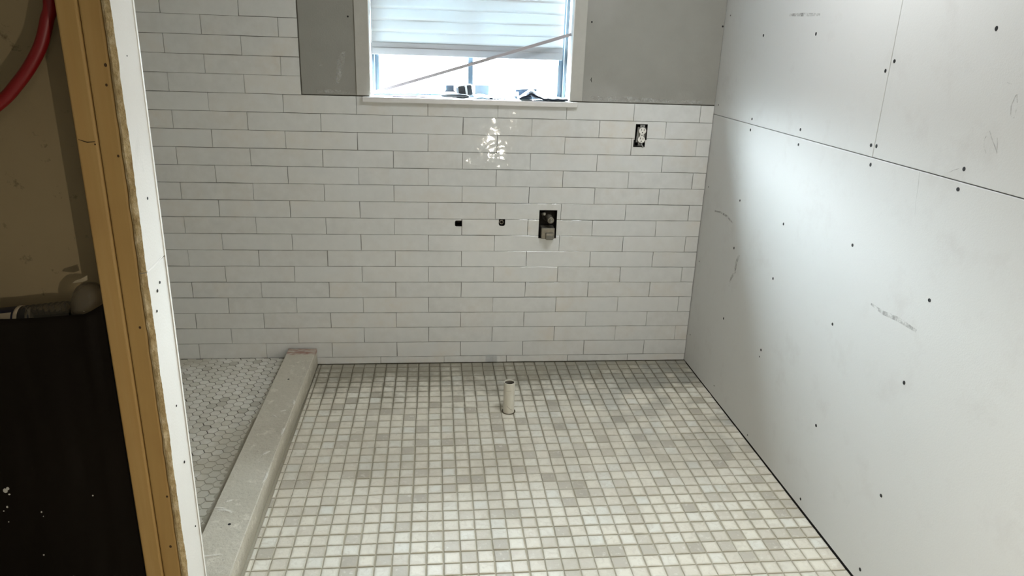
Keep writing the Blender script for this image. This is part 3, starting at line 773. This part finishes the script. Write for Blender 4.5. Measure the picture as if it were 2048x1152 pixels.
def cloth(bm, x0, x1, y0, y1, z, amp, nx=26, ny=10, seed=0, fn=None, th=.0012):
    G = [[bm.verts.new((x0+(x1-x0)*i/nx + .004*noise.noise(Vector((j*.6, seed, i*.2))), y0+(y1-y0)*j/ny + .005*noise.noise(Vector((i*.4, seed+4, 0))),
          z+.0012+amp*max(0, .35+noise.noise(Vector((i*.33, j*.42, seed)))) + (fn(i/nx, j/ny) if fn else 0))) for j in range(ny+1)] for i in range(nx+1)]
    for i in range(nx):
        for j in range(ny): bm.faces.new((G[i][j], G[i+1][j], G[i+1][j+1], G[i][j+1]))
def solid(o, t):
    m = o.modifiers.new('s', 'SOLIDIFY'); m.thickness = t; m.offset = 1; return o
bm = nb(); cloth(bm, 1.272, 1.452, .005, .080, WZ0, .010, seed=2, fn=lambda u, v: .006*math.sin(u*9)*v+.006*v)
tag(solid(obj('plastic_film', bm, M_BLUE, smooth=True), .0006), 'crumpled pale blue plastic sheet lying flat in the middle of the sill', 'plastic sheet')
bm = nb(); cloth(bm, 1.470, 1.684, -.010, .080, WZ0, .004, 34, 12, seed=6, fn=lambda u, v: .036*math.exp(-((u-.24)/.15)**2-((v-.35)/.5)**2) + .0025*math.sin(u*17)**2)
tag(solid(obj('dark_rag', bm, M_DARKB, smooth=False), .0075), 'dark blue rag bunched up at the right end of the window sill', 'rag')
bm = nb(); vs_ = box(bm, -.048, .048, -.014, .014, -.006, .006, .002); xf(bm, Matrix.Translation((1.508, .096, WZ0+.0385)) @ Matrix.Rotation(-.06, 4, 'Y'))
box(bm, 1.475, 1.540, .088, .103, WZ0+.0005, WZ0+.034, .002)
tag(obj('blue_block', bm, flat('slate_blue', (.11, .15, .20), .6)), 'slate blue block with a flat top standing behind the dark rag', 'block')

# ------------------------------------------------------------------ pvc drain pipe in the floor
px, py = 1.4140, -.497
dp = thing('drain_pipe', 'short white plastic drain pipe sticking up through the mosaic floor', 'pipe', (px, py, ZF))
bm = nb(); r = .0240; zt = .1030
lathe(bm, [(r, ZF-.008), (r, zt-.001), (r-.0006, zt), (r-.0034, zt), (r-.0040, zt-.001), (r-.0040, ZF-.008)], 40, Matrix.Translation((px, py, 0)))
obj('pipe_wall', bm, [M_PIPE], dp, smooth=False)
bm = nb(); rg = lathe(bm, [(r-.0042, zt-.004), (r-.0042, ZF-.007)], 32, Matrix.Translation((px, py, 0))); bm.faces.new(rg[-1]); obj('bore', bm, M_PIPEIN, dp)
bm = nb()
for k in range(28):
    a0, a1 = 2*PI*k/28, 2*PI*(k+1)/28
    f = lambda a, rr: (px+rr*(1+.10*noise.noise(Vector((math.cos(a)*2, math.sin(a)*2, 3))))*math.cos(a), py+rr*(1+.12*noise.noise(Vector((math.cos(a)*2, math.sin(a)*2, 3))))*math.sin(a), ZF+.0004)
    bm.faces.new([bm.verts.new(v) for v in (f(a0, .0235), f(a1, .0235), f(a1, .0300), f(a0, .0300))])
bmesh.ops.remove_doubles(bm, verts=bm.verts, dist=1e-5)
obj('rough_cut_hole', bm, flat('dirty_gap', (.10, .085, .055), .95), dp)
M_SCR = flat('pipe_scratch', (.42, .39, .32), .8)
for a0, z0, a1, z1, w in ((-2.2, .070, -1.3, .072, .0015), (-2.0, .0, -1.2, -.018, .003), (-1.6, -.010, -1.0, -.02, .002)):
    bm = nb(); n = 10; pr = None
    for k in range(n+1):
        a = a0+(a1-a0)*k/n; z = z0+(z1-z0)*k/n
        c = [bm.verts.new((px+(r+.0003)*math.cos(a), py+(r+.0003)*math.sin(a), z+s*w)) for s in (-.5, .5)]
        if pr: bm.faces.new((pr[0], c[0], c[1], pr[1]))
        pr = c
    obj('scratch_mark', bm, M_SCR, dp)

# ------------------------------------------------------------------ in the stud bay: hose, bag, bottles
pts = [(.4165, 1.75), (.4180, 1.62), (.4166, 1.51), (.406, 1.4766), (.3887, 1.4337), (.3625, 1.3942), (.3337, 1.361), (.3077, 1.3355), (.27, 1.309), (.22, 1.287), (.16, 1.275), (.10, 1.272)]
def smoothp(P, n=6):
    out = []
    for i in range(len(P)-1):
        p0, p1, p2, p3 = [Vector(P[max(0, min(len(P)-1, i+k))]) for k in (-1, 0, 1, 2)]
        for s in range(n):
            t = s/n; out.append(.5*((2*p1)+(-p0+p2)*t+(2*p0-5*p1+4*p2-p3)*t*t+(-p0+3*p1-3*p2+p3)*t**3))
    out.append(Vector(P[-1])); return out
bm = nb(); tube(bm, smoothp([(x, -1.778, z) for x, z in pts]), .0112, 20)
tag(obj('water_hose', bm, M_RED, smooth=True), 'red plastic water hose curving down between the bare studs', 'hose')

bag = thing('trash_bag', 'black plastic bag hanging in the stud bay at the left edge', 'bag', (.26, -1.79, ZF))
bm = nb(); NX, NZ = 44, 60; F = []
def bagpt(u, w):                 # u across, w up
    x = .0790+(.4450-.0790)*u
    top = .918 + (.028*max(0, (u-.86)/.14)**1.5) + .004*math.sin(u*9)
    z = ZF+.002+(top-ZF)*w
    y = -1.8175 + .007*noise.noise(Vector((x*9, z*2.2, 1))) + .003*noise.noise(Vector((x*30, z*5, 4))) - .003*math.exp(-((x-.405+.03*(.9-z))/.012)**2)
    y = min(y, -1.8125)
    
    return x, max(y, -1.8260), z
for a in range(NX+1):
    F.append([bm.verts.new(bagpt(a/NX, b/NZ)) for b in range(NZ+1)])
Bk = [[bm.verts.new((F[a][b].co.x, -1.7440, F[a][b].co.z - (.02 if b == NZ else 0))) for b in (0, NZ)] for a in range(NX+1)]
for a in range(NX):
    for b in range(NZ): bm.faces.new((F[a][b], F[a+1][b], F[a+1][b+1], F[a][b+1]))
    bm.faces.new((Bk[a+1][0], Bk[a][0], Bk[a][1], Bk[a+1][1]))
    bm.faces.new((F[a][0], Bk[a][0], Bk[a+1][0], F[a+1][0]))
o = obj('bag_film', bm, M_BAG, bag, smooth=True); solid(o, .0008)
bm = nb()
for x, z, s in ((.1828, .5204, .006), (.189, .526, .004), (.1795, .4798, .0028), (.2488, .4668, .0022), (.3574, .5013, .0020), (.2342, .3537, .0020), (.251, .4560, .0012), (.171, .47, .0015), (.19, .512, .0022), (.176, .442, .0014)):
    y = bagpt((x-.079)/.366, (z-ZF)/(.92-ZF))[1]
    bm = nb(); disc(bm, (x, y-.0014, z), (0, -1, 0), s, .0005, 7, random.uniform(.6, 1.2)); obj('plaster_speck', bm, M_DUST, bag)

bt = thing('plastic_bottle', 'clear ribbed plastic bottle with a navy label lying on the black bag', 'bottle', (.27, -1.778, .92))
Mb = Matrix.Translation((.345, -1.782, .9165)) @ Matrix.Rotation(-PI/2, 4, 'Y') @ Matrix.Rotation(0, 4, 'Z')
Mb = Matrix.Translation((.360, -1.7765, .908)) @ Matrix.Rotation(math.radians(-97), 4, 'Y')
prof = [(.012, 0), (.026, .001), (.0295, .006)]
for k in range(40):
    s = .006+.090*k/39; prof.append((.0298 + .0011*math.sin(s*2*PI/.0115), s))
bm = nb(); rg = lathe(bm, prof, 36, Mb); bm.faces.new(rg[0]); obj('bottle_body', bm, M_CLEAR, bt, smooth=True)
bm = nb(); lathe(bm, [(.0300, .092), (.0318, .094), (.0318, .098), (.0304, .100)], 36, Mb); obj('rim_band', bm, M_LABW, bt, smooth=True)
bm = nb(); lathe(bm, [(.0308, .099), (.0310, .112), (.0310, .165)], 36, Mb); obj('paper_label', bm, M_LABEL, bt, smooth=True)
bm = nb()
n = 12
for k in range(n):
    a0, a1 = -1.10+.50*k/n, -1.10+.50*(k+1)/n
    V = [Mb @ Vector((.0314*math.cos(a-PI/2*0), .0314*math.sin(a), s)) for a, s in ((a0, .103), (a1, .103), (a1, .165), (a0, .165))]
    bm.faces.new([bm.verts.new(v) for v in V])
bmesh.ops.remove_doubles(bm, verts=bm.verts, dist=1e-6); obj('label_stripe', bm, M_LABW, bt)
bm = nb(); rg = lathe(bm, [(.0300, .165), (.029, .170), (.012, .195), (.012, .21)], 30, Mb); bm.faces.new(rg[-1]); obj('bottle_neck', bm, M_CLEAR, bt, smooth=True)

b2 = thing('crumpled_bottle', 'crumpled clear plastic bottle with a domed end standing beside the wooden stud', 'bottle', (.397, -1.777, .92))
Mc = Matrix.Translation((.3880, -1.7765, .882)) @ Matrix.Rotation(math.radians(10), 4, 'Y')
prof = [(.030, 0), (.0315, .012), (.0325, .035), (.0325, .056), (.030, .072), (.024, .085), (.0165, .0925), (.008, .095)]
bm = nb(); rg = lathe(bm, prof, 36, Mc); bm.faces.new(rg[-1]); bm.faces.new(rg[0][::-1])
for v in bm.verts: v.co += Vector((1, .3, 1))*.0022*noise.noise(v.co*55)
obj('bottle_body', bm, M_CLEAR, b2, smooth=True)
bm = nb(); V = [(-.012, -.004, .0), (-.004, -.008, .006), (.006, -.006, .009), (.018, -.002, .016), (.014, .004, .004), (.004, .004, .000)]
vv = [bm.verts.new(Vector((.388, -1.782, .980))+Vector(v)) for v in V]; f = bm.faces.new(vv)
o = obj('torn_label', bm, flat('brown_paper_scrap', (.36, .30, .20), .9), b2); solid(o, .0008)
